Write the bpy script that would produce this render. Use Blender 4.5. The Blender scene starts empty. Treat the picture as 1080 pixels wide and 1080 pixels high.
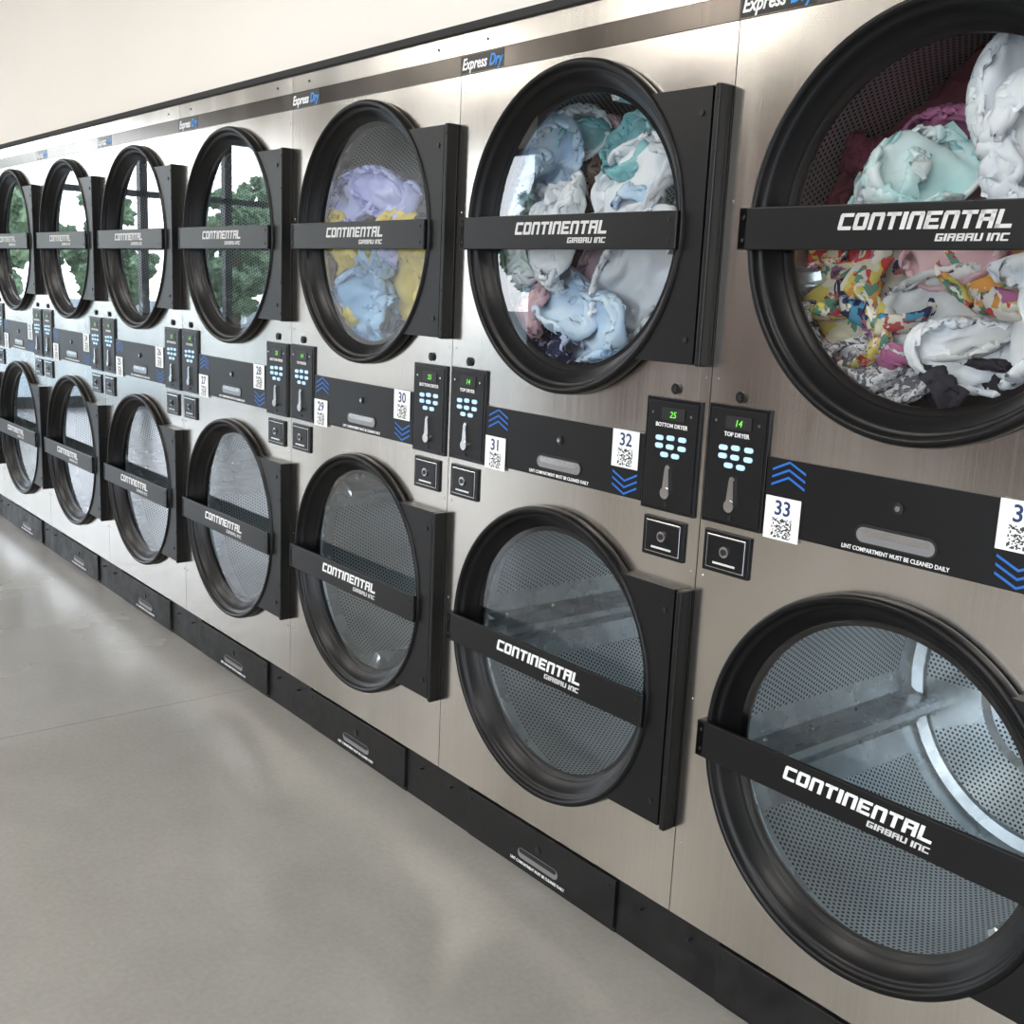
import bpy, bmesh, math, random
import numpy as np
from mathutils import Vector, Matrix, noise
random.seed(7)
W=0.86
scene=bpy.context.scene
col=scene.collection
scene.view_settings.view_transform='Standard'
scene.view_settings.exposure=0.0

# ---------------------------------------------------------------- materials
def mat(name,color=(.5,.5,.5),rough=.5,metal=0.,spec=.5,emis=None,estr=0.):
    m=bpy.data.materials.new(name);m.use_nodes=True
    b=m.node_tree.nodes['Principled BSDF']
    b.inputs['Base Color'].default_value=(*color,1)
    b.inputs['Roughness'].default_value=rough
    b.inputs['Metallic'].default_value=metal
    b.inputs['Specular IOR Level'].default_value=spec
    if emis: 
        b.inputs['Emission Color'].default_value=(*emis,1);b.inputs['Emission Strength'].default_value=estr
    return m
def N(m,t,**k):
    n=m.node_tree.nodes.new(t)
    for a,v in k.items(): setattr(n,a,v)
    return n
def L(m,a,b): m.node_tree.links.new(a,b)
def bsdf(m): return m.node_tree.nodes['Principled BSDF']
def math_n(m,op,a,b=None,c=None):
    n=N(m,'ShaderNodeMath',operation=op)
    for i,v in enumerate((a,b,c)):
        if v is None: continue
        if isinstance(v,(int,float)): n.inputs[i].default_value=v
        else: L(m,v,n.inputs[i])
    return n.outputs[0]
def ramp(m,fac,stops,interp='LINEAR'):
    r=N(m,'ShaderNodeValToRGB');r.color_ramp.interpolation=interp
    e=r.color_ramp.elements
    while len(e)>len(stops): e.remove(e[-1])
    while len(e)<len(stops): e.new(.5)
    for x,(p,c) in zip(e,stops): x.position=p;x.color=(*c,1)
    if fac is not None: L(m,fac,r.inputs[0])
    return r.outputs[0]
def objcoord(m,scale=(1,1,1),rand=0):
    tc=N(m,'ShaderNodeTexCoord');mp=N(m,'ShaderNodeMapping')
    L(m,tc.outputs['Object'],mp.inputs['Vector']);mp.inputs['Scale'].default_value=scale
    mp.inputs['Location'].default_value=(3.31,1.73,.37)
    if rand:
        oi=N(m,'ShaderNodeObjectInfo');cb=N(m,'ShaderNodeCombineXYZ')
        v=math_n(m,'MULTIPLY',oi.outputs['Random'],rand)
        for i in range(3): L(m,v,cb.inputs[i])
        L(m,cb.outputs[0],mp.inputs['Location'])
    return mp.outputs[0]
def noise_n(m,vec,scale,detail=4,rough=.5,out='Fac'):
    n=N(m,'ShaderNodeTexNoise');n.inputs['Scale'].default_value=scale;n.inputs['Detail'].default_value=detail;n.inputs['Roughness'].default_value=rough
    L(m,vec,n.inputs['Vector']);return n.outputs[out]

def stainless(name,c1,c2):
    m=mat(name,(.6,.57,.52),.3,1.)
    v=objcoord(m,(330,330,1.4),37)
    f=noise_n(m,v,1.,2,.6)
    v2=objcoord(m,(3.2,3.2,.9),11)
    g=noise_n(m,v2,1.,2,.5)
    s=math_n(m,'ADD',math_n(m,'MULTIPLY',f,.35),math_n(m,'MULTIPLY',g,.65))
    L(m,ramp(m,s,[(.3,c1),(.7,c2)]),bsdf(m).inputs['Base Color'])
    L(m,ramp(m,s,[(.3,(.13,.13,.13)),(.7,(.27,.27,.27))]),bsdf(m).inputs['Roughness'])
    return m
M_steel=stainless('brushed_stainless',(.56,.53,.485),(.74,.71,.66))
M_darkstrip=stainless('header_strip_dark',(.08,.07,.062),(.13,.115,.10))
M_ring=mat('door_rubber_black',(.0035,.0035,.004),.33,spec=.25)
M_black=mat('satin_black',(.0045,.0045,.005),.36,spec=.35)
M_base=mat('base_black',(.02,.02,.022),.5,spec=.35)
v=objcoord(M_base,(1,1,1),9);n=noise_n(M_base,v,14,4,.65)
L(M_base,ramp(M_base,n,[(.35,(.004,.004,.0045)),(.75,(.013,.0125,.012))]),bsdf(M_base).inputs['Base Color'])
L(M_base,ramp(M_base,n,[(.3,(.35,)*3),(.7,(.6,)*3)]),bsdf(M_base).inputs['Roughness'])
M_pad=mat('keypad_black',(.004,.0045,.006),.25,spec=.4)
M_lblk=mat('header_label_black',(.006,.006,.006),.3)
M_gap=mat('cabinet_dark',(.02,.02,.02),.8)  # dark tone of cabinet shell, seam gaps and top trim
M_white=mat('white_print',(.85,.86,.86),.4)
M_grey=mat('grey_print',(.62,.62,.61),.4)
M_blue=mat('blue_print',(.015,.13,.50),.4)
M_blue2=mat('blue_logo',(.02,.27,.75),.4)
M_navy=mat('navy_print',(.01,.03,.12),.4)
M_btn=mat('button_blue',(.45,.68,.92),.35,emis=(.5,.75,1),estr=.25)
M_led=mat('led_green',(.1,.5,.05),.4,emis=(.25,1,.1),estr=.45)
M_chrome=mat('chrome',(.65,.65,.66),.2,1.)
M_recess=mat('recess_grey',(.3,.3,.31),.35,.6)
M_screw=mat('screw_dark',(.03,.03,.03),.4,.5)
M_drum=mat('drum_galvanised',(.62,.67,.70),.30,.85)
v=objcoord(M_drum,(1,1,1),5);n=noise_n(M_drum,v,9,3,.6)
L(M_drum,ramp(M_drum,n,[(.3,(.52,.56,.58)),(.7,(.80,.85,.88))]),bsdf(M_drum).inputs['Base Color'])
L(M_drum,ramp(M_drum,n,[(.3,(.18,)*3),(.7,(.34,)*3)]),bsdf(M_drum).inputs['Roughness'])
def perf():
    m=mat('drum_perforated',(.6,.65,.68),.28,.8)
    uv=N(m,'ShaderNodeUVMap');sp=N(m,'ShaderNodeSeparateXYZ');L(m,uv.outputs[0],sp.inputs[0])
    pitch=.0115
    x=math_n(m,'MULTIPLY',sp.outputs[0],1/pitch);y=math_n(m,'MULTIPLY',sp.outputs[1],1/pitch/1.732)
    def cell(o):
        fx=math_n(m,'SUBTRACT',math_n(m,'FRACT',math_n(m,'ADD',x,100+o)),.5)
        fy=math_n(m,'MULTIPLY',math_n(m,'SUBTRACT',math_n(m,'FRACT',math_n(m,'ADD',y,100+o)),.5),1.732)
        return math_n(m,'SQRT',math_n(m,'ADD',math_n(m,'MULTIPLY',fx,fx),math_n(m,'MULTIPLY',fy,fy)))
    d=math_n(m,'MINIMUM',cell(0.),cell(.5))
    h=ramp(m,d,[(.23,(0,0,0)),(.30,(1,1,1))])
    c=N(m,'ShaderNodeMix',data_type='RGBA')
    L(m,h,c.inputs[0]);c.inputs[6].default_value=(.035,.04,.045,1);c.inputs[7].default_value=(.70,.76,.79,1)
    L(m,c.outputs[2],bsdf(m).inputs['Base Color'])
    return m
M_perf=perf()
def glass():
    m=bpy.data.materials.new('door_glass');m.use_nodes=True;nt=m.node_tree;nt.nodes.clear()
    o=N(m,'ShaderNodeOutputMaterial');mx=N(m,'ShaderNodeMixShader');t=N(m,'ShaderNodeBsdfTransparent');g=N(m,'ShaderNodeBsdfGlossy')
    t.inputs[0].default_value=(.88,.90,.90,1);g.inputs['Roughness'].default_value=0.0;g.inputs[0].default_value=(.97,.98,1,1)
    lw=N(m,'ShaderNodeLayerWeight');lw.inputs['Blend'].default_value=.5
    p5=math_n(m,'POWER',lw.outputs['Facing'],4.)
    k=math_n(m,'MINIMUM',math_n(m,'ADD',math_n(m,'MULTIPLY',p5,1.35),.07),1.)
    L(m,k,mx.inputs[0]);L(m,t.outputs[0],mx.inputs[1]);L(m,g.outputs[0],mx.inputs[2]);L(m,mx.outputs[0],o.inputs[0])
    return m
M_glass=glass()
def label_mat():
    m=mat('label_qr',(.75,.77,.78),.45)
    uv=N(m,'ShaderNodeUVMap');sp=N(m,'ShaderNodeSeparateXYZ');L(m,uv.outputs[0],sp.inputs[0])
    qx=math_n(m,'MULTIPLY',math_n(m,'SUBTRACT',sp.outputs[0],.22),17/.56)
    qy=math_n(m,'MULTIPLY',math_n(m,'SUBTRACT',sp.outputs[1],.05),17/.46)
    cb=N(m,'ShaderNodeCombineXYZ');L(m,math_n(m,'FLOOR',qx),cb.inputs[0]);L(m,math_n(m,'FLOOR',qy),cb.inputs[1])
    wn=N(m,'ShaderNodeTexWhiteNoise');L(m,cb.outputs[0],wn.inputs['Vector'])
    blk=math_n(m,'LESS_THAN',wn.outputs[0],.5)
    def inr(v): return math_n(m,'MULTIPLY',math_n(m,'GREATER_THAN',v,0.),math_n(m,'LESS_THAN',v,17.))
    a=math_n(m,'MULTIPLY',math_n(m,'MULTIPLY',inr(qx),inr(qy)),blk)
    c=N(m,'ShaderNodeMix',data_type='RGBA');L(m,a,c.inputs[0]);c.inputs[6].default_value=(.84,.86,.86,1);c.inputs[7].default_value=(.03,.03,.03,1)
    L(m,c.outputs[2],bsdf(m).inputs['Base Color']);return m
M_label=label_mat()

# ---------------------------------------------------------------- mesh builder
class MB:
    def __init__(s): s.v=[];s.f=[];s.mi=[];s.mats=[];s.uv={};s.smooth=[]
    def m(s,mt):
        if mt not in s.mats: s.mats.append(mt)
        return s.mats.index(mt)
    def add(s,vs,fs,mt,smooth=False,uvs=None):
        b=len(s.v);s.v+=[tuple(x) for x in vs];k=s.m(mt)
        for i,f in enumerate(fs):
            s.f.append([b+j for j in f]);s.mi.append(k);s.smooth.append(smooth)
            if uvs: s.uv[len(s.f)-1]=[uvs[j] for j in f]
    def box(s,u0,u1,o0,o1,z0,z1,mt,bev=0.):
        if bev<=0:
            vs=[(x,-y,z) for x in(u0,u1) for y in(o0,o1) for z in(z0,z1)]
            s.add(vs,[(0,1,3,2),(4,6,7,5),(0,4,5,1),(2,3,7,6),(0,2,6,4),(1,5,7,3)],mt)
        else:
            bm=bmesh.new();bmesh.ops.create_cube(bm,size=1)
            bmesh.ops.scale(bm,vec=(u1-u0,o1-o0,z1-z0),verts=bm.verts)
            bmesh.ops.translate(bm,vec=((u0+u1)/2,-(o0+o1)/2,(z0+z1)/2),verts=bm.verts)
            bmesh.ops.bevel(bm,geom=bm.edges[:],offset=bev,segments=2,profile=.5,affect='EDGES')
            bm.verts.index_update()
            s.add([v.co[:] for v in bm.verts],[[v.index for v in f.verts] for f in bm.faces],mt);bm.free()
    def lathe(s,cu,cz,prof,mt,seg=96,smooth=True):
        n=seg;vs=[]
        for i in range(n):
            a=2*math.pi*i/seg
            for r,o in prof: vs.append((cu+r*math.cos(a),-o,cz+r*math.sin(a)))
        k=len(prof);fs=[]
        for i in range(seg):
            j=(i+1)%n
            for q in range(k-1): fs.append((i*k+q,i*k+q+1,j*k+q+1,j*k+q))
        s.add(vs,fs,mt,smooth)
    def poly(s,pts,o0,o1,mt):
        n=len(pts);vs=[(x,-o1,z) for x,z in pts]+[(x,-o0,z) for x,z in pts]
        fs=[list(range(n))]+[(i,i+n,(i+1)%n+n,(i+1)%n) for i in range(n)]
        s.add(vs,fs,mt)
    def disc(s,cu,cz,r,o0,o1,mt,seg=24):
        s.poly([(cu+r*math.cos(2*math.pi*i/seg),cz+r*math.sin(2*math.pi*i/seg)) for i in range(seg)],o0,o1,mt)
    def stadium(s,cu,cz,w,h,o0,o1,mt,seg=10):
        r=h/2;p=[]
        for i in range(seg+1):
            a=-math.pi/2+math.pi*i/seg;p.append((cu+w/2-r+r*math.cos(a),cz+r*math.sin(a)))
        for i in range(seg+1):
            a=math.pi/2+math.pi*i/seg;p.append((cu-w/2+r+r*math.cos(a),cz+r*math.sin(a)))
        s.poly(p,o0,o1,mt)
    def mesh(s,name,recalc=True):
        me=bpy.data.meshes.new(name);me.from_pydata(s.v,[],s.f)
        for m in s.mats: me.materials.append(m)
        for p,k,sm in zip(me.polygons,s.mi,s.smooth): p.material_index=k;p.use_smooth=sm
        if s.uv:
            ul=me.uv_layers.new(name='UVMap')
            for fi,u in s.uv.items():
                for li,c in zip(me.polygons[fi].loop_indices,u): ul.data[li].uv=c
        if recalc:
            bm=bmesh.new();bm.from_mesh(me);bmesh.ops.recalc_face_normals(bm,faces=bm.faces);bm.to_mesh(me);bm.free()
        me.update();return me
def obj(name,data,parent=None,loc=(0,0,0),rot=(0,0,0)):
    o=bpy.data.objects.new(name,data);col.objects.link(o);o.location=loc;o.rotation_euler=rot
    if parent: o.parent=parent
    return o
def panel_hole(mb,u0,u1,z0,z1,cu,cz,r,mt,o=0.,th=.012):
    angs=[2*math.pi*i/96 for i in range(96)]
    for x in(u0,u1):
        for z in(z0,z1): angs.append(math.atan2(z-cz,x-cu)%(2*math.pi))
    angs=sorted(set(angs));vs=[]
    for a in angs:
        c,s=math.cos(a),math.sin(a);t=1e9
        if c>1e-9:t=min(t,(u1-cu)/c)
        if c<-1e-9:t=min(t,(u0-cu)/c)
        if s>1e-9:t=min(t,(z1-cz)/s)
        if s<-1e-9:t=min(t,(z0-cz)/s)
        X,Z=cu+c*t,cz+s*t
        vs+= [(cu+r*c,-(o-.05),cz+r*s),(cu+r*c,-o,cz+r*s),(X,-o,Z),(X,-(o-th),Z)]
    n=len(angs);fs=[]
    for i in range(n):
        j=(i+1)%n
        for q in range(3): fs.append((i*4+q,i*4+q+1,j*4+q+1,j*4+q))
    mb.add(vs,fs,mt)

CU=.432;ZU=1.55;ZL=.585
# ---------------------------------------------------------------- cabinet mesh
mb=MB()
panel_hole(mb,.0012,W-.0012,1.068,1.919,CU,ZU,.335,M_steel)
panel_hole(mb,.0012,W-.0012,.137,1.068,CU,ZL,.335,M_steel)
mb.box(.0012,W-.0012,-.012,0,1.966,2.016,M_steel)
mb.box(.0006,W-.0006,-.02,.003,1.919,1.964,M_darkstrip)
mb.box(.002,.168,0,.0034,1.921,1.962,M_lblk)
mb.box(0,W,-.02,.010,2.016,2.034,M_gap)
x0,x1,y0,y1,z0,z1=.001,W-.001,.013,.86,.0,2.012
vs=[(x,y,z) for x in(x0,x1) for y in(y0,y1) for z in(z0,z1)]
mb.add(vs,[(0,1,3,2),(4,6,7,5),(0,4,6,2),(1,3,7,5),(2,3,7,6)],M_gap)
mb.box(.001,W-.001,-.03,-.013,.137,.15,M_gap)
mb.box(.001,W-.001,-.40,-.013,1.06,1.075,M_gap)
mb.box(.0,.137,-.05,-.006,0,.136,M_base)
mb.box(.702,W,-.05,-.006,0,.136,M_base)
mb.box(.139,.700,-.05,.004,.012,.130,M_base,.002)
mb.box(.139,.700,-.05,-.004,0,.012,M_base)
mb.disc(CU,.085,.009,.004,.007,M_screw)
mb.stadium(CU,.05,.15,.026,.0,.0048,M_recess)
mb.stadium(CU,.056,.14,.012,.0,.0053,M_screw)
for u,z in[(.06,.1),(.78,.1),(.16,.11),(.68,.11)]: mb.disc(u,z,.003,-.006,.006,M_screw,10)
for u in(.016,W-.016):
    for z in(1.27,1.60,1.88,.30,.62,.88): mb.disc(u,z,.0026,0,.0015,M_chrome,12)
for u in(.10,.76): mb.disc(u,1.99,.0032,0,.002,M_screw,12)
for u in(.078,.772): 
    mb.disc(u,1.241,.011,0,.005,M_black,20);mb.disc(u,1.241,.005,0,.007,M_screw,12)
me_cab=mb.mesh('dryer_cabinet')

# ---------------------------------------------------------------- door mesh (center at origin)
mb=MB()
prof=[(.336,-.01),(.350,.0),(.3525,.004),(.3535,.012),(.3525,.022),(.349,.029),(.345,.031),(.340,.030),(.337,.0265),(.336,.019),(.330,.0165),(.326,.015),(.324,.010),(.306,-.009),(.302,-.012),(.300,-.016),(.290,-.017),(.290,-.03),(.336,-.03)]
mb.lathe(0,0,prof,M_ring,128)
hz=.257;R=.347
p=[]
a1=math.asin(hz/R)
for i in range(25):
    a=a1-2*a1*i/24;p.append((R*math.cos(a),R*math.sin(a)))
xr=.398
vs=[];fs=[]
n=len(p)
for (x,z) in p: vs+=[(x,-.0,z),(x,-.0255,z),(xr,-.0255,z),(xr,-.0,z)]
for i in range(n-1):
    for q in range(3): fs.append((i*4+q,i*4+q+1,(i+1)*4+q+1,(i+1)*4+q))
fs+=[(0,1,2,3),((n-1)*4,(n-1)*4+1,(n-1)*4+2,(n-1)*4+3)]
mb.add(vs,fs,M_black)
mb.box(.400,.407,0,.022,-hz,hz,M_black,.001)
mb.box(.409,.423,0,.033,-hz-.002,hz+.002,M_black,.003)
for z in(-.235,-.14,.14,.235): mb.disc(.416,z,.0035,.033,.035,M_screw,10)
for z in(-.21,.21): mb.disc(.375,z,.006,.0255,.028,M_screw,14)
me_door=mb.mesh('door_frame')
mb=MB();seg=96
mb.add([(.301*math.cos(2*math.pi*i/seg),.0145,.301*math.sin(2*math.pi*i/seg)) for i in range(seg)],[list(range(seg))],M_glass)
me_glass=mb.mesh('door_glass',False)
mb=MB()
mb.box(-.363,.345,.0315,.041,-.037,.037,M_black,.0025)
mb.box(-.363,-.343,.012,.041,-.037,.037,M_black,.002)
for x in(-.35,.325):
    for z in(-.02,.02): mb.disc(x,z,.0035,.041,.0425,M_screw,12)
me_strap=mb.mesh('door_strap')

GL={'C':'LTB','O':'LTBR','N':'LTR','T':'TM','I':'M','E':'LTBH','A':'LTRH','L':'LB','G':'LTBg','R':'LTrHk','B':'LTBRH','U':'LBR'}
def blocktext(word,width,h,mt,shear=.22):
    mb=MB();t=.30;ht=.22;x=0;cells=[]
    for ch in word:
        if ch==' ': x+=.45;continue
        w=.34 if ch=='I' else 1.
        cells.append((ch,x,w));x+=w+.13
    tot=x-.13;k=width/tot
    def q(x0,x1,z0,z1):
        P=[(x0,z0),(x1,z0),(x1,z1),(x0,z1)]
        mb.add([((a*k)+shear*b*h,0,b*h) for a,b in P],[(0,1,2,3)],mt)
    for ch,x,w in cells:
        g=GL[ch]
        if ch=='I': q(x,x+w,0,1);continue
        if 'L' in g: q(x,x+t,.08,.92) if ch in'CO' else q(x,x+t,0,1 if ch!='N' else .9)
        if 'T' in g: q(x+(.06 if ch in'COGN' else 0),x+w-(.06 if ch in'ONR' else 0),1-ht,1)
        if 'B' in g: q(x+(.06 if ch in'COGU' else 0),x+w-(.06 if ch in'OUB' else 0),0,ht)
        if 'R' in g: q(x+w-t,x+w,.08 if ch in'OBU' else 0,.92 if ch!='U' else 1)
        if 'H' in g: q(x+.1,x+w-(.14 if ch=='E' else .1),.40,.60)
        if 'M' in g: q(x+w/2-t/2,x+w/2+t/2,0,1)
        if 'g' in g: q(x+w-t,x+w,.08,.5);q(x+.5,x+w,.36,.54)
        if 'r' in g: q(x+w-t,x+w,.45,.92)
        if 'k' in g: q(x+w-t-.05,x+w-.05,0,.45)
    return mb.mesh('lettering')
me_logoA=blocktext('CONTINENTAL',.300,.027,M_grey);me_logoB=blocktext('CONTINENTAL',.300,.027,M_white)
me_sub=blocktext('GIRBAU INC',.118,.0115,M_grey,.2)

# ---------------------------------------------------------------- drum mesh
RD=.345;DF=.045;DB=.70
mb=MB()
seg=120
ribs=[math.radians(a) for a in(196,316,76)]
def angd(a,b): return abs((a-b+math.pi)%(2*math.pi)-math.pi)
rows=[DF,DF+.06,DB-.06,DB]
for i in range(seg):
    a,b=2*math.pi*i/seg,2*math.pi*(i+1)/seg
    mid=(a+b)/2
    near=min(angd(mid,r) for r in ribs)
    for q in range(3):
        y0,y1=rows[q],rows[q+1]
        vs=[(RD*math.cos(a),y0,RD*math.sin(a)),(RD*math.cos(b),y0,RD*math.sin(b)),(RD*math.cos(b),y1,RD*math.sin(b)),(RD*math.cos(a),y1,RD*math.sin(a))]
        per=(q==1 and near>math.radians(17))
        uv=[(a*RD,y0),(b*RD,y0),(b*RD,y1),(a*RD,y1)]
        mb.add(vs,[(0,1,2,3)],M_perf if per else M_drum,True,uv)
mb.lathe(0,0,[(.290,-.03),(.296,-.034),(.30,-.044),(RD,-.048)],M_drum,seg)
rr=[0,.05,.06,.155,.17,.305,.32,RD];yy=[DB+.0,DB,DB+.012,DB+.012,DB,DB,DB+.008,DB]
for k in range(len(rr)-1):
    for i in range(seg):
        a,b=2*math.pi*i/seg,2*math.pi*(i+1)/seg;mid=(a+b)/2
        vs=[(r*math.cos(t),y,r*math.sin(t)) for (r,y,t) in((rr[k],yy[k],a),(rr[k+1],yy[k+1],a),(rr[k+1],yy[k+1],b),(rr[k],yy[k],b))]
        per=(k in(2,4)) and min(angd(mid,r) for r in ribs)>math.radians(12)
        mb.add(vs,[(0,1,2,3)],M_perf if per else M_drum,False,[(v[0],v[2]) for v in vs])
for r in ribs:
    ca,sa=math.cos(r),math.sin(r);ta=(-sa,ca)
    prof=[(-.045,0),(-.030,.012),(-.016,.050),(-.008,.060),(.008,.060),(.016,.050),(.030,.012),(.045,0)]
    vs=[]
    ys=[DF+.035,DF+.05,DB-.0]
    for j,y in enumerate(ys):
        for (t,h) in prof:
            hh=h*(.35 if j==0 else 1)
            rad=RD-.002-hh
            vs.append((ca*rad+ta[0]*t,y,sa*rad+ta[1]*t))
    k=len(prof);fs=[]
    for j in range(2):
        for q in range(k-1): fs.append((j*k+q,j*k+q+1,(j+1)*k+q+1,(j+1)*k+q))
    fs.append(list(range(k)))
    mb.add(vs,fs,M_drum)
    for y in(.14,.30,.46,.62):
        for t in(-.037,.037):
            rad=RD-.012;cx,cz=ca*rad+ta[0]*t,sa*rad+ta[1]*t
            vs=[];
            for i in range(8):
                q=2*math.pi*i/8
                vs.append((cx+ta[0]*.006*math.cos(q),y+.006*math.sin(q),cz+ta[1]*.006*math.cos(q)))
            vs.append((cx-ca*.005,y,cz-sa*.005))
            mb.add(vs,[(i,(i+1)%8,8) for i in range(8)],M_chrome)
me_drum=mb.mesh('drum')

# ---------------------------------------------------------------- controls
mb=MB()
mb.box(.1545,.6945,0,.004,1.000,1.141,M_black,.001)
mb.disc(CU,1.092,.010,.004,.007,M_screw,20);mb.disc(CU,1.092,.005,.004,.009,M_chrome,12)
mb.stadium(CU,1.037,.156,.034,.0,.0055,M_screw);mb.stadium(CU,1.036,.148,.026,.0,.0062,M_recess)
mb.stadium(CU,1.041,.130,.012,.0,.0068,M_chrome)
def chev(mb,cu,z,up,w=.074,h=.017,t=.0045,o=.0046,mt=M_blue):
    s=1 if up else -1
    a=[(cu-w/2,z-s*h),(cu,z+s*0),(cu+w/2,z-s*h),(cu+w/2,z-s*(h+t)),(cu,z-s*t),(cu-w/2,z-s*(h+t))]
    vs=[(x,-o,zz) for x,zz in a]
    mb.add(vs,[(0,1,4,5),(1,2,3,4)],mt)
for k in range(3): chev(mb,.205,1.138-k*.014,True)
for k in range(3): chev(mb,.645,1.004+k*.014,False)
me_strip=mb.mesh('lint_compartment_strip')
mb=MB()
mb.box(0,.148,0,.006,.0,.232,M_pad,.0015)
mb.box(.008,.140,.006,.0075,.008,.224,M_black,.0006)
mb.box(.045,.108,.0075,.009,.187,.212,M_screw)
for u in(.022,.126): mb.disc(u,.20,.003,.007,.010,M_chrome,10)
for (u,z) in[(.034,.150),(.064,.152),(.096,.152),(.034,.134),(.064,.134),(.096,.134),(.050,.117),(.080,.117)]:
    mb.stadium(u+.01,z,.021,.010,.0075,.0095,M_btn,6)
mb.stadium(.074,.092,.012,.010,.0075,.012,M_chrome,8)
mb.poly([(.069,.092),(.079,.092),(.083,.045),(.080,.030),(.068,.030),(.065,.045)],.0075,.014,M_chrome)
mb.disc(.074,.040,.012,.0075,.016,M_chrome,20)
mb.disc(.074,.016,.004,.0075,.010,M_screw,12)
me_pad=mb.mesh('keypad')
mb=MB()
mb.box(0,.115,0,.006,0,.083,M_pad,.002)
mb.box(.010,.105,.006,.008,.008,.075,M_chrome,.001)
mb.box(.0125,.1025,.008,.0095,.0105,.0725,M_pad,.001)
mb.disc(.0575,.045,.011,.0095,.013,M_chrome,20);mb.disc(.0575,.045,.0065,.013,.015,M_screw,16)
mb.box(.030,.085,.0095,.0103,.018,.022,M_grey)
me_coin=mb.mesh('coin_box')
mb=MB()
mb.add([(0,0,0),(.079,0,0),(.079,0,.080),(0,0,.080)],[(0,1,2,3)],M_label,False,[(0,0),(1,0),(1,1),(0,1)])
me_label=mb.mesh('number_label')

# ---------------------------------------------------------------- text
tcache={}
def text(name,body,size,m,parent,loc,align='LEFT',shear=0.,bold=0.,ext=.0003,sx=1.,rot=(math.pi/2,0,0)):
    k=(body,size,m.name,align)
    if k not in tcache:
        c=bpy.data.curves.new('txt','FONT');c.body=body;c.size=size;c.align_x=align;c.shear=shear;c.offset=bold;c.extrude=ext
        c.resolution_u=3;c.materials.append(m);tcache[k]=c
    o=obj(name,tcache[k],parent,loc,rot);o.scale=(sx,1,1);return o

# ---------------------------------------------------------------- cloth
def cloth_mat(name,c1,c2,scale=8,kind='plain'):
    m=mat(name,c1 if kind=='plain' else c1[0],.9,spec=.2)
    v=N(m,'ShaderNodeUVMap').outputs[0]
    if kind=='plain':
        L(m,ramp(m,noise_n(m,v,scale,2),[(.35,c1),(.65,c2)]),bsdf(m).inputs['Base Color'])
    else:
        vo=N(m,'ShaderNodeTexVoronoi');vo.inputs['Scale'].default_value=scale
        wv=N(m,'ShaderNodeMix',data_type='VECTOR');wv.inputs[0].default_value=.10
        L(m,v,wv.inputs[4]);L(m,noise_n(m,v,scale*.8,3,out='Color'),wv.inputs[5]);L(m,wv.outputs[1],vo.inputs['Vector'])
        sp=N(m,'ShaderNodeSeparateColor');L(m,vo.outputs['Color'],sp.inputs[0])
        cols=c1;st=[(i/len(cols),c) for i,c in enumerate(cols)]
        L(m,ramp(m,sp.outputs[0],st,'CONSTANT'),bsdf(m).inputs['Base Color'])
    return m
C={
'white':cloth_mat('cloth_white',(.76,.80,.86),(.87,.88,.89)),
'ltblue':cloth_mat('cloth_lightblue',(.44,.60,.80),(.66,.78,.88)),
'teal':cloth_mat('cloth_teal',(.18,.50,.54),(.4,.66,.68)),
'mint':cloth_mat('cloth_mint',(.42,.72,.72),(.84,.88,.88),5),
'pink':cloth_mat('cloth_pink',(.58,.36,.40),(.75,.54,.56)),
'magenta':cloth_mat('cloth_magenta',(.35,.10,.22),(.52,.20,.34)),
'mauve':cloth_mat('cloth_mauve',(.30,.22,.27),(.48,.38,.42)),
'navy':cloth_mat('cloth_navy',[(.01,.02,.06),(.01,.02,.06),(.02,.03,.09),(.4,.45,.6)],None,45,'v'),
'lav':cloth_mat('cloth_lavender',(.32,.36,.70),(.52,.56,.84)),
'yellow':cloth_mat('cloth_yellow',(.64,.48,.06),(.78,.64,.2)),
'denim':cloth_mat('cloth_denim',(.19,.38,.60),(.38,.57,.78)),
'floral':cloth_mat('cloth_floral',[(.72,.66,.48),(.55,.06,.06),(.72,.34,.08),(.68,.55,.14),(.12,.28,.2),(.75,.7,.64),(.42,.14,.28)],None,26,'v'),
'floral2':cloth_mat('cloth_floral_dark',[(.02,.03,.1),(.02,.03,.1),(.08,.28,.42),(.45,.1,.1),(.7,.65,.55),(.02,.03,.1)],None,30,'v'),
'bw':cloth_mat('cloth_mono_print',[(.6,.6,.6),(.12,.12,.14),(.62,.62,.64),(.35,.35,.37)],None,60,'v'),
'maroon_reflect':cloth_mat('cloth_maroon_reflection',(.10,.015,.03),(.17,.03,.055)),  # added cloth standing in for a maroon reflection in the door glass
'purple':cloth_mat('cloth_purple',(.13,.06,.15),(.22,.12,.25)),
'grey':cloth_mat('cloth_grey',(.55,.55,.55),(.72,.72,.72)),
'void_brown':cloth_mat('cloth_void_brown',(.10,.07,.06),(.2,.14,.12)),  # added deep in the drum, dark colour in place of a shaded void
'dark':cloth_mat('cloth_dark_and_void',(.015,.017,.024),(.04,.04,.05)),  # black laundry, and dark filler for the shaded void
}
def solve(P,sa,sb,rest,stiff=1.,mode=0):
    A=P[sa];B=P[sb];d=B-A;l=np.sqrt((d*d).sum(-1,keepdims=True))+1e-9
    e=(l-rest)
    if mode==1: e=np.minimum(e,0)
    c=d*(e/l*.5*stiff)
    P[sa]=A+c;P[sb]=B-c
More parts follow.
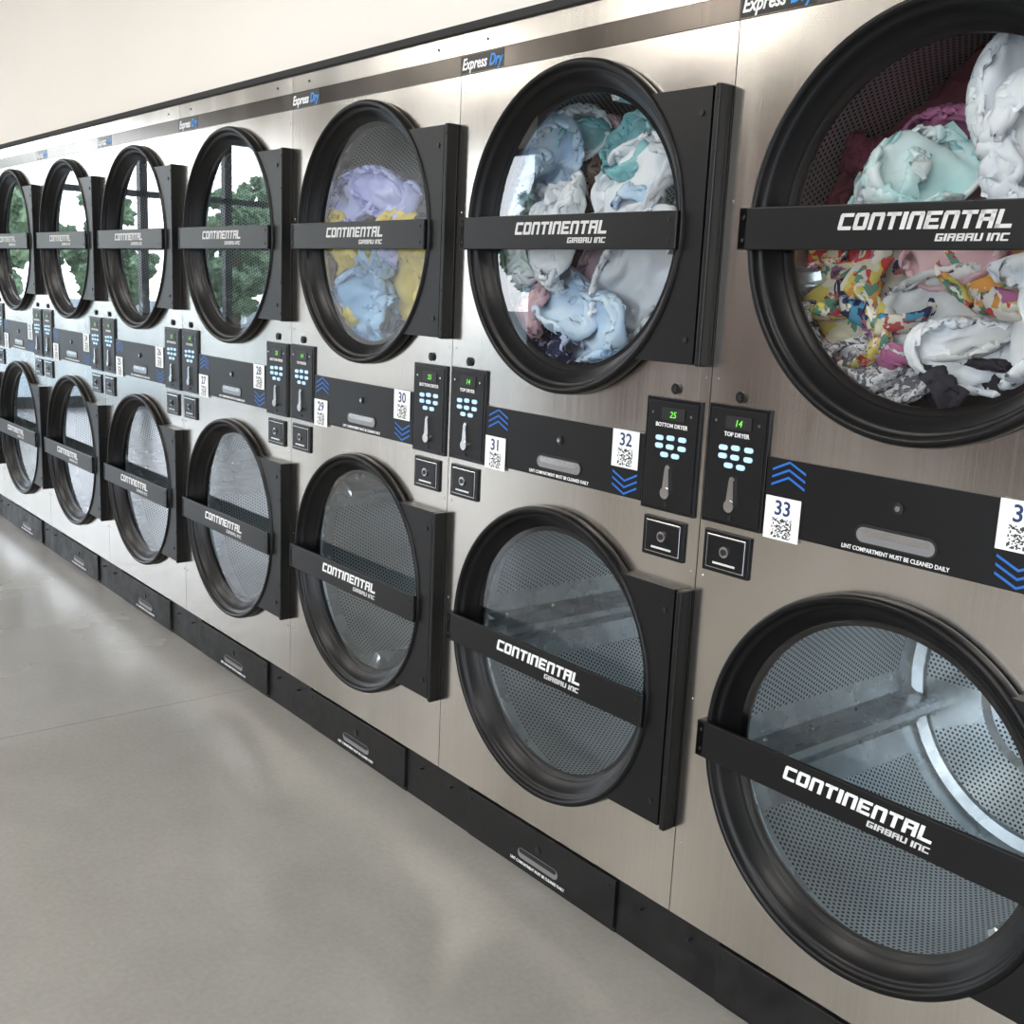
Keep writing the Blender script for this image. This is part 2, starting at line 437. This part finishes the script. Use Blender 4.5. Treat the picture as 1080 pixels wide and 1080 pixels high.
def garment(mb,c,size,rot,mt,seed,n=50,fill=2.3):
    """a square sheet crumpled into a bundle by position-based dynamics (real cloth folds)"""
    rng=np.random.default_rng(int(seed*977)+5)
    hs=np.array(size)*1.2
    S=fill*2*(hs[0]*hs[2])**.5
    l=S/(n-1);g=(np.arange(n)-(n-1)/2)*l
    X,Y=np.meshgrid(g,g,indexing='ij')
    P=np.stack([X,np.zeros_like(X),Y],-1)
    for k in range(9):
        f=rng.uniform(3,11,2)/S*2*math.pi/2;ph=rng.uniform(0,6.28)
        P[...,1]+=.035*S*np.sin(f[0]*X*rng.choice([-1,1])+f[1]*Y+ph)/ (1+k*.25)
    ax=rng.normal(size=3)*.5;th=np.linalg.norm(ax)+1e-9;k_=ax/th
    Kx=np.array([[0,-k_[2],k_[1]],[k_[2],0,-k_[0]],[-k_[1],k_[0],0]])
    Rr=np.eye(3)+math.sin(th)*Kx+(1-math.cos(th))*Kx@Kx
    P=P@Rr.T
    a=math.radians(rot);R2=np.array([[math.cos(a),0,math.sin(a)],[0,1,0],[-math.sin(a),0,math.cos(a)]])
    cc=np.array(c)
    def sl(ax,step,off,per):
        A=slice(off,n-step,per);cnt=len(range(off,n-step,per));B=slice(off+step,off+step+(cnt-1)*per+1,per)
        return ((A,slice(None)),(B,slice(None))) if ax==0 else ((slice(None),A),(slice(None),B))
    st=[sl(0,1,0,2),sl(0,1,1,2),sl(1,1,0,2),sl(1,1,1,2)]
    dg=[]
    for o in(0,1):
        A=slice(o,n-1,2);cnt=len(range(o,n-1,2));B=slice(o+1,o+2+(cnt-1)*2,2)
        dg.append(((A,slice(0,n-1)),(B,slice(1,n))));dg.append(((A,slice(1,n)),(B,slice(0,n-1))))
    bd=[sl(ax_,2,o,4) for ax_ in(0,1) for o in range(4)]
    b3=[sl(ax_,4,o,8) for ax_ in(0,1) for o in range(8)]
    T=60
    for t in range(T):
        u=min(1,t/(T*.8))
        half=hs+(1-u)**1.5*(np.array([S*.6]*3)-hs)
        for it in range(5):
            for q in st: solve(P,*q,l)
            for q in dg: solve(P,*q,l*1.414,.5)
            for q in bd: solve(P,*q,l*1.65,.5,1)
            if it%2==0:
                for q in b3: solve(P,*q,l*2.0,.3,1)
            r=np.sqrt(((P/half)**2).sum(-1,keepdims=True))
            P=np.where(r>1,P/np.maximum(r,1e-9)*(1+(r-1)*.1),P)
            if u>.5:
                Wd=P@R2.T+cc
                rad=np.hypot(Wd[...,0],Wd[...,2])
                kk=np.minimum(1,(RD-.006)/np.maximum(rad,1e-6));Wd[...,0]*=kk;Wd[...,2]*=kk
                fl=np.where(rad<.285,.020,.052);Wd[...,1]=np.maximum(Wd[...,1],fl)
                Wd[...,1]=np.minimum(Wd[...,1],DB-.01)
                P=(Wd-cc)@R2
    Q=P.copy();Q[1:-1,1:-1]=.5*P[1:-1,1:-1]+.125*(P[2:,1:-1]+P[:-2,1:-1]+P[1:-1,2:]+P[1:-1,:-2]);P=Q
    Wd=P@R2.T+cc
    vs=Wd.reshape(-1,3).tolist()
    uvs=[(float(x)+seed*.37,float(y)) for x,y in zip(X.ravel(),Y.ravel())]
    fs=[(i*n+j,i*n+j+1,(i+1)*n+j+1,(i+1)*n+j) for i in range(n-1) for j in range(n-1)]
    mb.add(vs,fs,mt,True,uvs)
def load(items,shift):
    mb=MB()
    for i,(a,b,dep,sx,sz,rot,c) in enumerate(items):
        x=.30*a-dep*shift
        garment(mb,(x,dep,.30*b),(sx,.07 if dep<.3 else .12,sz),rot,C[c],i+1.7*shift*5,n=50 if dep<.3 else 30)
    return mb.mesh('laundry',False)
loads={
-1:load([(-.42,.62,.11,.10,.10,25,'ltblue'),(-.68,.32,.10,.09,.13,10,'ltblue'),(-.55,.0,.11,.10,.11,0,'white'),(-.22,.15,.08,.07,.18,-14,'white'),(-.28,-.22,.10,.07,.09,30,'white'),(-.15,.80,.16,.12,.06,0,'white'),(.12,.72,.2,.06,.06,0,'teal'),(.30,.78,.24,.07,.05,0,'pink'),(.25,.45,.26,.09,.07,0,'void_brown'),
 (.58,.66,.16,.10,.07,30,'teal'),(.62,.36,.11,.13,.08,-25,'white'),(.78,.08,.14,.07,.09,0,'ltblue'),(.72,-.30,.11,.08,.15,35,'white'),(.38,-.32,.17,.06,.09,20,'mauve'),(.12,-.08,.28,.10,.10,0,'void_brown'),(-.62,-.55,.10,.11,.10,0,'pink'),(-.85,-.22,.10,.07,.13,0,'white'),
 (-.10,-.48,.10,.15,.06,30,'ltblue'),(.28,-.68,.10,.14,.07,-5,'ltblue'),(-.15,-.84,.10,.12,.05,0,'navy'),(.52,-.70,.14,.08,.07,30,'white'),(-.55,.85,.16,.10,.07,0,'ltblue'),(.1,-.1,.46,.2,.16,0,'dark')],1.1),  # last piece: dark cloth added as the shaded void behind the load
-2:load([(-.30,.36,.09,.15,.065,-20,'lav'),(.22,.42,.10,.12,.06,15,'lav'),(.62,.12,.12,.10,.11,40,'lav'),(.2,.05,.24,.14,.10,0,'grey'),(-.62,-.28,.10,.12,.16,0,'yellow'),(-.38,-.66,.11,.11,.11,20,'yellow'),(.62,-.28,.10,.13,.15,0,'yellow'),(.10,-.34,.09,.09,.09,20,'denim'),(-.05,-.66,.08,.13,.10,0,'denim'),(.34,-.80,.10,.13,.07,0,'denim'),(-.1,-.2,.3,.15,.12,0,'dark')],1.6),
0:load([(-.30,.26,.12,.08,.06,-5,'mint'),(-.08,.34,.12,.10,.07,-25,'mint'),(-.1,.16,.17,.10,.06,10,'white'),(.52,.72,.13,.09,.11,15,'white'),(.60,.38,.12,.10,.12,-20,'white'),(.85,.35,.13,.08,.12,-10,'white'),(.36,.12,.20,.10,.08,0,'pink'),(-.66,-.22,.11,.12,.08,0,'floral'),(-.52,-.48,.11,.11,.08,20,'floral'),(-.20,-.26,.13,.09,.10,20,'floral2'),(.16,-.10,.13,.08,.06,-10,'pink'),(.50,-.16,.13,.12,.08,20,'floral'),
 (.18,-.46,.12,.12,.07,-12,'grey'),(.58,-.48,.12,.14,.09,-20,'white'),(.38,-.68,.13,.12,.055,8,'white'),(-.55,-.72,.10,.12,.08,12,'bw'),(-.28,-.82,.10,.12,.06,-12,'bw'),(-.02,-.62,.16,.08,.06,0,'magenta'),(.1,-.90,.14,.14,.05,0,'dark'),(.5,-.88,.14,.12,.05,0,'dark'),(-.42,.60,.24,.14,.11,20,'maroon_reflect'),(.02,.72,.26,.15,.09,-10,'maroon_reflect'),(-.60,.20,.24,.11,.12,0,'maroon_reflect'),(.10,.50,.20,.09,.06,0,'magenta'),(.25,.2,.46,.25,.25,0,'maroon_reflect')],.65),  # maroon pieces imitate the reflection across the upper glass
1:load([(-.3,.1,.12,.15,.12,0,'ltblue'),(.4,-.3,.12,.15,.12,0,'denim'),(-.1,-.6,.12,.18,.1,0,'white')],.4),
}
# ---------------------------------------------------------------- assemble dryers
drumrot={0:0,-1:8,-2:55,-3:35,-4:20,-5:70,-6:10,-7:40,-8:0,1:30}
for i in range(1,-9,-1):
    e=obj('stacked_dryer',None,None,(i*W,0,0));e.empty_display_size=.1
    obj('cabinet',me_cab,e)
    for nm,z in(('upper',ZU),('lower',ZL)):
        obj(nm+'_door_frame',me_door,e,(CU,0,z));obj(nm+'_door_glass',me_glass,e,(CU,0,z))
        zs=z+(-.003 if nm=='upper' else -.018)
        obj(nm+'_door_strap',me_strap,e,(CU,0,zs))
        obj(nm+'_drum',me_drum,e,(CU,0,z),(0,math.radians(drumrot[i]*(1 if nm=='lower' else -1.5)),0))
        obj(nm+'_logo',me_logoA if nm=='upper' else me_logoB,e,(CU-.150,-.0415,zs-.005))
        obj(nm+'_sublogo',me_sub,e,(CU+.030,-.0415,zs-.0235))
    if i in loads: obj('laundry',loads[i],e,(CU,0,ZU))
    obj('lint_strip',me_strip,e)
    obj('top_dryer_keypad',me_pad,e,(.006,0,.993));obj('bottom_dryer_keypad',me_pad,e,(.698,0,.990))
    text('keypad_caption_a','TOP DRYER',.0115,M_white,e,(.08,-.0085,1.166),'CENTER',bold=.0002)
    text('keypad_caption_b','BOTTOM DRYER',.0115,M_white,e,(.772,-.0085,1.163),'CENTER',bold=.0002)
    text('led_digits_a',' 14',.018,M_led,e,(.080,-.0092,1.186),'CENTER',shear=.15,bold=.0002)
    text('led_digits_b',' 25',.018,M_led,e,(.772,-.0092,1.183),'CENTER',shear=.15,bold=.0002)
    obj('coin_box_a',me_coin,e,(.018,0,.896));obj('coin_box_b',me_coin,e,(.711,0,.893))
    obj('number_label_a',me_label,e,(.160,-.0062,.990));obj('number_label_b',me_label,e,(.604,-.0062,1.062))
    n1=33+2*i
    text('number_a',str(n1),.038,M_navy,e,(.1995,-.0064,1.037),'CENTER',bold=.0006)
    text('number_b',str(n1+1),.038,M_navy,e,(.6435,-.0064,1.109),'CENTER',bold=.0006)
    text('lint_notice','LINT COMPARTMENT MUST BE CLEANED DAILY',.0105,M_white,e,(CU,-.0046,1.006),'CENTER',bold=.00015,sx=.9)
    text('base_notice','LINT COMPARTMENT MUST BE CLEANED DAILY',.0105,M_white,e,(CU,-.0052,.022),'CENTER',bold=.00015,sx=.9)
    text('header_word_a','Express',.036,M_white,e,(.006,-.0038,1.930),shear=.25,bold=.0008,sx=.85)
    text('header_word_b','Dry',.036,M_blue2,e,(.112,-.0038,1.930),shear=.25,bold=.0008,sx=.85)

# ---------------------------------------------------------------- room
def simple_box(name,x0,x1,y0,y1,z0,z1,m):
    mb=MB();mb.box(x0,x1,-y0,-y1,z0,z1,m);return obj(name,mb.mesh(name))
def painted(name,c1,c2,r=.7):
    m=mat(name,c1,r);v=objcoord(m)
    L(m,ramp(m,noise_n(m,v,1.3,2),[(.3,c1),(.7,c2)]),bsdf(m).inputs['Base Color'])
    return m
M_wall=painted('wall_cream',(.86,.81,.75),(.89,.84,.78))
M_refl_dark=painted('wall_reflection_dark',(.09,.062,.058),(.12,.082,.075))  # unseen wall, dark colour invented to darken reflections in steel and glass
M_ceil=painted('ceiling_white',(.83,.82,.80),(.87,.86,.84))
def concrete():
    m=mat('polished_concrete',(.45,.43,.40),.3)
    tc=N(m,'ShaderNodeTexCoord');v=objcoord(m)
    a=noise_n(m,v,.9,4,.55);b=noise_n(m,v,4.,4,.55);c=noise_n(m,v,70,2,.6)
    s=math_n(m,'ADD',math_n(m,'ADD',math_n(m,'MULTIPLY',a,.45),math_n(m,'MULTIPLY',b,.30)),math_n(m,'MULTIPLY',c,.25))
    cc=ramp(m,s,[(.33,(.235,.226,.208)),(.5,(.275,.266,.247)),(.67,(.32,.31,.29))])
    sp=N(m,'ShaderNodeSeparateXYZ');L(m,tc.outputs['Object'],sp.inputs[0])
    fx=math_n(m,'ABSOLUTE',math_n(m,'SUBTRACT',math_n(m,'FRACT',math_n(m,'DIVIDE',math_n(m,'ADD',sp.outputs[0],102.),4.)),.5))
    j=math_n(m,'GREATER_THAN',fx,.4992)
    mx=N(m,'ShaderNodeMix',data_type='RGBA');L(m,math_n(m,'MULTIPLY',j,.4),mx.inputs[0]);L(m,cc,mx.inputs[6]);mx.inputs[7].default_value=(.10,.09,.08,1)
    L(m,mx.outputs[2],bsdf(m).inputs['Base Color'])
    L(m,ramp(m,a,[(.3,(.22,)*3),(.7,(.29,)*3)]),bsdf(m).inputs['Roughness'])
    return m
M_conc=concrete()
XL,XR,YF=-10.5,4.6,-6.6;ZC=3.6
simple_box('floor',XL-.2,XR+.2,YF-.2,1.0,-.1,0,M_conc)
simple_box('ceiling',XL-.2,XR+.2,YF-.2,1.0,ZC,ZC+.1,M_ceil)
simple_box('wall_back',XL,XR,.03,.13,2.036,ZC,M_wall)
simple_box('wall_back_lower',XL,-8*W-.001,.03,.13,0,2.036,M_wall)
simple_box('wall_right',XR,XR+.15,YF,1.0,0,ZC,M_wall)
simple_box('wall_front_blocker',-8.6,-1.6,YF-.15,YF,0,ZC,M_refl_dark)  # unseen, solid span sized to keep window reflections off near doors
simple_box('wall_front_header_a',XL,-8.6,YF-.15,YF,3.0,ZC,M_wall)
simple_box('wall_front_header_b',-1.6,XR,YF-.15,YF,3.0,ZC,M_wall)
simple_box('wall_left_header',XL-.15,XL,YF,.03,2.9,ZC,M_wall)
simple_box('wall_left_pier',XL-.15,XL,-.9,.03,0,2.9,M_wall)
simple_box('wall_left_blocker',XL-.15,XL,YF,-4.7,0,2.9,M_wall)  # unseen solid span, added to keep window reflections off a door glass
M_frame=mat('window_frame_dark',(.03,.03,.035),.4)
def storefront(name,p0,p1,ztop,n):
    mb=MB();d=Vector((p1[0]-p0[0],p1[1]-p0[1],0));Ln=d.length;d.normalize();nrm=Vector((-d.y,d.x,0))
    def bar(s0,s1,z0,z1,t=.05):
        vs=[]
        for s in(s0,s1):
            for q in(-t,t):
                for z in(z0,z1):
                    P=Vector((p0[0],p0[1],0))+d*s+nrm*q;vs.append((P.x,P.y,z))
        mb.add(vs,[(0,1,3,2),(4,6,7,5),(0,4,5,1),(2,3,7,6),(0,2,6,4),(1,5,7,3)],M_frame)
    for i in range(n+1): s=Ln*i/n;bar(max(0,s-.04),min(Ln,s+.04),0,ztop)
    bar(0,Ln,0,.12);bar(0,Ln,ztop-.06,ztop);bar(0,Ln,2.2,2.26)
    return obj(name,mb.mesh(name))
storefront('window_1',(XL,-4.7),(XL,-.9),2.9,4)
storefront('window_2',(XL,YF-.07),(-8.6,YF-.07),3.0,2)
storefront('window_3',(-1.6,YF-.07),(XR,YF-.07),3.0,5)
M_grass=mat('exterior_paving',(.20,.21,.19),.9)
mb=MB();mb.add([(-60,-60,-.12),(40,-60,-.12),(40,30,-.12),(-60,30,-.12)],[(0,1,2,3)],M_grass)
obj('ground',mb.mesh('ground'))
M_leaf=mat('leaves',(.10,.22,.05),.7);v=objcoord(M_leaf,(1,1,1),5)
L(M_leaf,ramp(M_leaf,noise_n(M_leaf,v,7,5,.8),[(.38,(.04,.08,.03)),(.62,(.26,.35,.18))]),bsdf(M_leaf).inputs['Base Color'])
M_bark=mat('bark',(.12,.08,.05),.9)
def tree(x,y,h,seed):
    rnd=random.Random(seed);mb=MB()
    vs=[];
    for k,(z,r) in enumerate(((0,.16),(h*.4,.11),(h*.7,.05))):
        for i in range(10): a=2*math.pi*i/10;vs.append((r*math.cos(a)+.1*k*rnd.random(),r*math.sin(a),z))
    mb.add(vs,[(k*10+i,k*10+(i+1)%10,(k+1)*10+(i+1)%10,(k+1)*10+i) for k in range(2) for i in range(10)],M_bark,True)
    for k in range(75):
        bm=bmesh.new();bmesh.ops.create_icosphere(bm,subdivisions=3,radius=1)
        a=rnd.random()*6.28;zz=rnd.random();rr=rnd.random()**.6*h*.36*math.sin(math.pi*(.12+.8*zz));c=Vector((rr*math.cos(a),rr*math.sin(a),h*(.26+.72*zz)));s=h*(.03+.045*rnd.random());vv=[]
        for q in bm.verts:
            n=q.co.normalized();d=1+.4*noise.noise(n*3+c*5)+.7*noise.noise(n*8+c*7);vv.append(c+n*s*d)
        bm.verts.index_update();mb.add(vv,[[t.index for t in f.verts] for f in bm.faces],M_leaf,False);bm.free()
    obj('tree',mb.mesh('tree'),None,(x,y,-.12))
for k,(x,y,h) in enumerate([(-24,-4.5,4.2),(-23,-9.6,3.4),(-27,-12.6,4.2),(-24,-7.0,3.2),(-34,-1,5.5),(-20,-17,4.5),(-12,-20,5)]): tree(x,y,h,k)
M_fill_lamp=mat('fill_troffer_lens',(.9,.9,.9),.5,emis=(1,.95,.88),estr=24)  # unseen ceiling fixtures, added to brighten wall, floor and steel
M_metalw=mat('fill_troffer_rim',(.8,.8,.8),.4)
for k,(x,y) in enumerate([(1.5,-2.4),(-1.5,-2.4),(-4.5,-2.4),(-7.5,-2.4),(1.5,-4.9),(-1.5,-4.9),(-4.5,-4.9),(-7.5,-4.9)]):
    mb=MB();mb.box(-.62,.62,-.32,.32,-.05,-.0,M_metalw);mb.box(-.58,.58,-.28,.28,-.054,-.05,M_fill_lamp)
    obj('fill_ceiling_light',mb.mesh('fill_ceiling_light'),None,(x,y,ZC))
# ---------------------------------------------------------------- world + light
w=bpy.data.worlds.new('sky');scene.world=w;w.use_nodes=True
nt=w.node_tree;bg=nt.nodes['Background']
tc=nt.nodes.new('ShaderNodeTexCoord');sp=nt.nodes.new('ShaderNodeSeparateXYZ');nt.links.new(tc.outputs['Generated'],sp.inputs[0])
r=nt.nodes.new('ShaderNodeValToRGB');r.color_ramp.elements[0].position=.0;r.color_ramp.elements[0].color=(.94,.97,1,1)
r.color_ramp.elements[1].position=.7;r.color_ramp.elements[1].color=(.55,.73,1,1)
nt.links.new(sp.outputs[2],r.inputs[0]);nt.links.new(r.outputs[0],bg.inputs[0]);bg.inputs[1].default_value=7.2
def portal(name,loc,rot,sx,sy):
    l=bpy.data.lights.new(name,'AREA');l.shape='RECTANGLE';l.size=sx;l.size_y=sy;l.cycles.is_portal=True
    o=obj(name,l,None,loc,rot)
portal('window_portal_left',(XL-.02,-2.8,1.45),(math.pi/2,0,-math.pi/2),3.8,2.9)
portal('window_portal_front_a',((XL-8.6)/2,YF-.0,1.5),(math.pi/2,0,0),1.9,3.0)
portal('window_portal_front_b',((XR-1.6)/2,YF-.0,1.5),(math.pi/2,0,0),6.2,3.0)

# ---------------------------------------------------------------- camera
c=bpy.data.cameras.new('camera');co=obj('camera',c)
c.sensor_width=36;c.lens=36*1165.81/1080;c.clip_start=.02
right=Vector((.62347,.78057,.04467));up=Vector((-.18185,.08921,.97927));fw=Vector((-.7604,.61867,-.19757))
m=Matrix((( right.x,up.x,-fw.x,1.43142),(right.y,up.y,-fw.y,-1.64677),(right.z,up.z,-fw.z,1.42189),(0,0,0,1)))
co.matrix_world=m
scene.camera=co
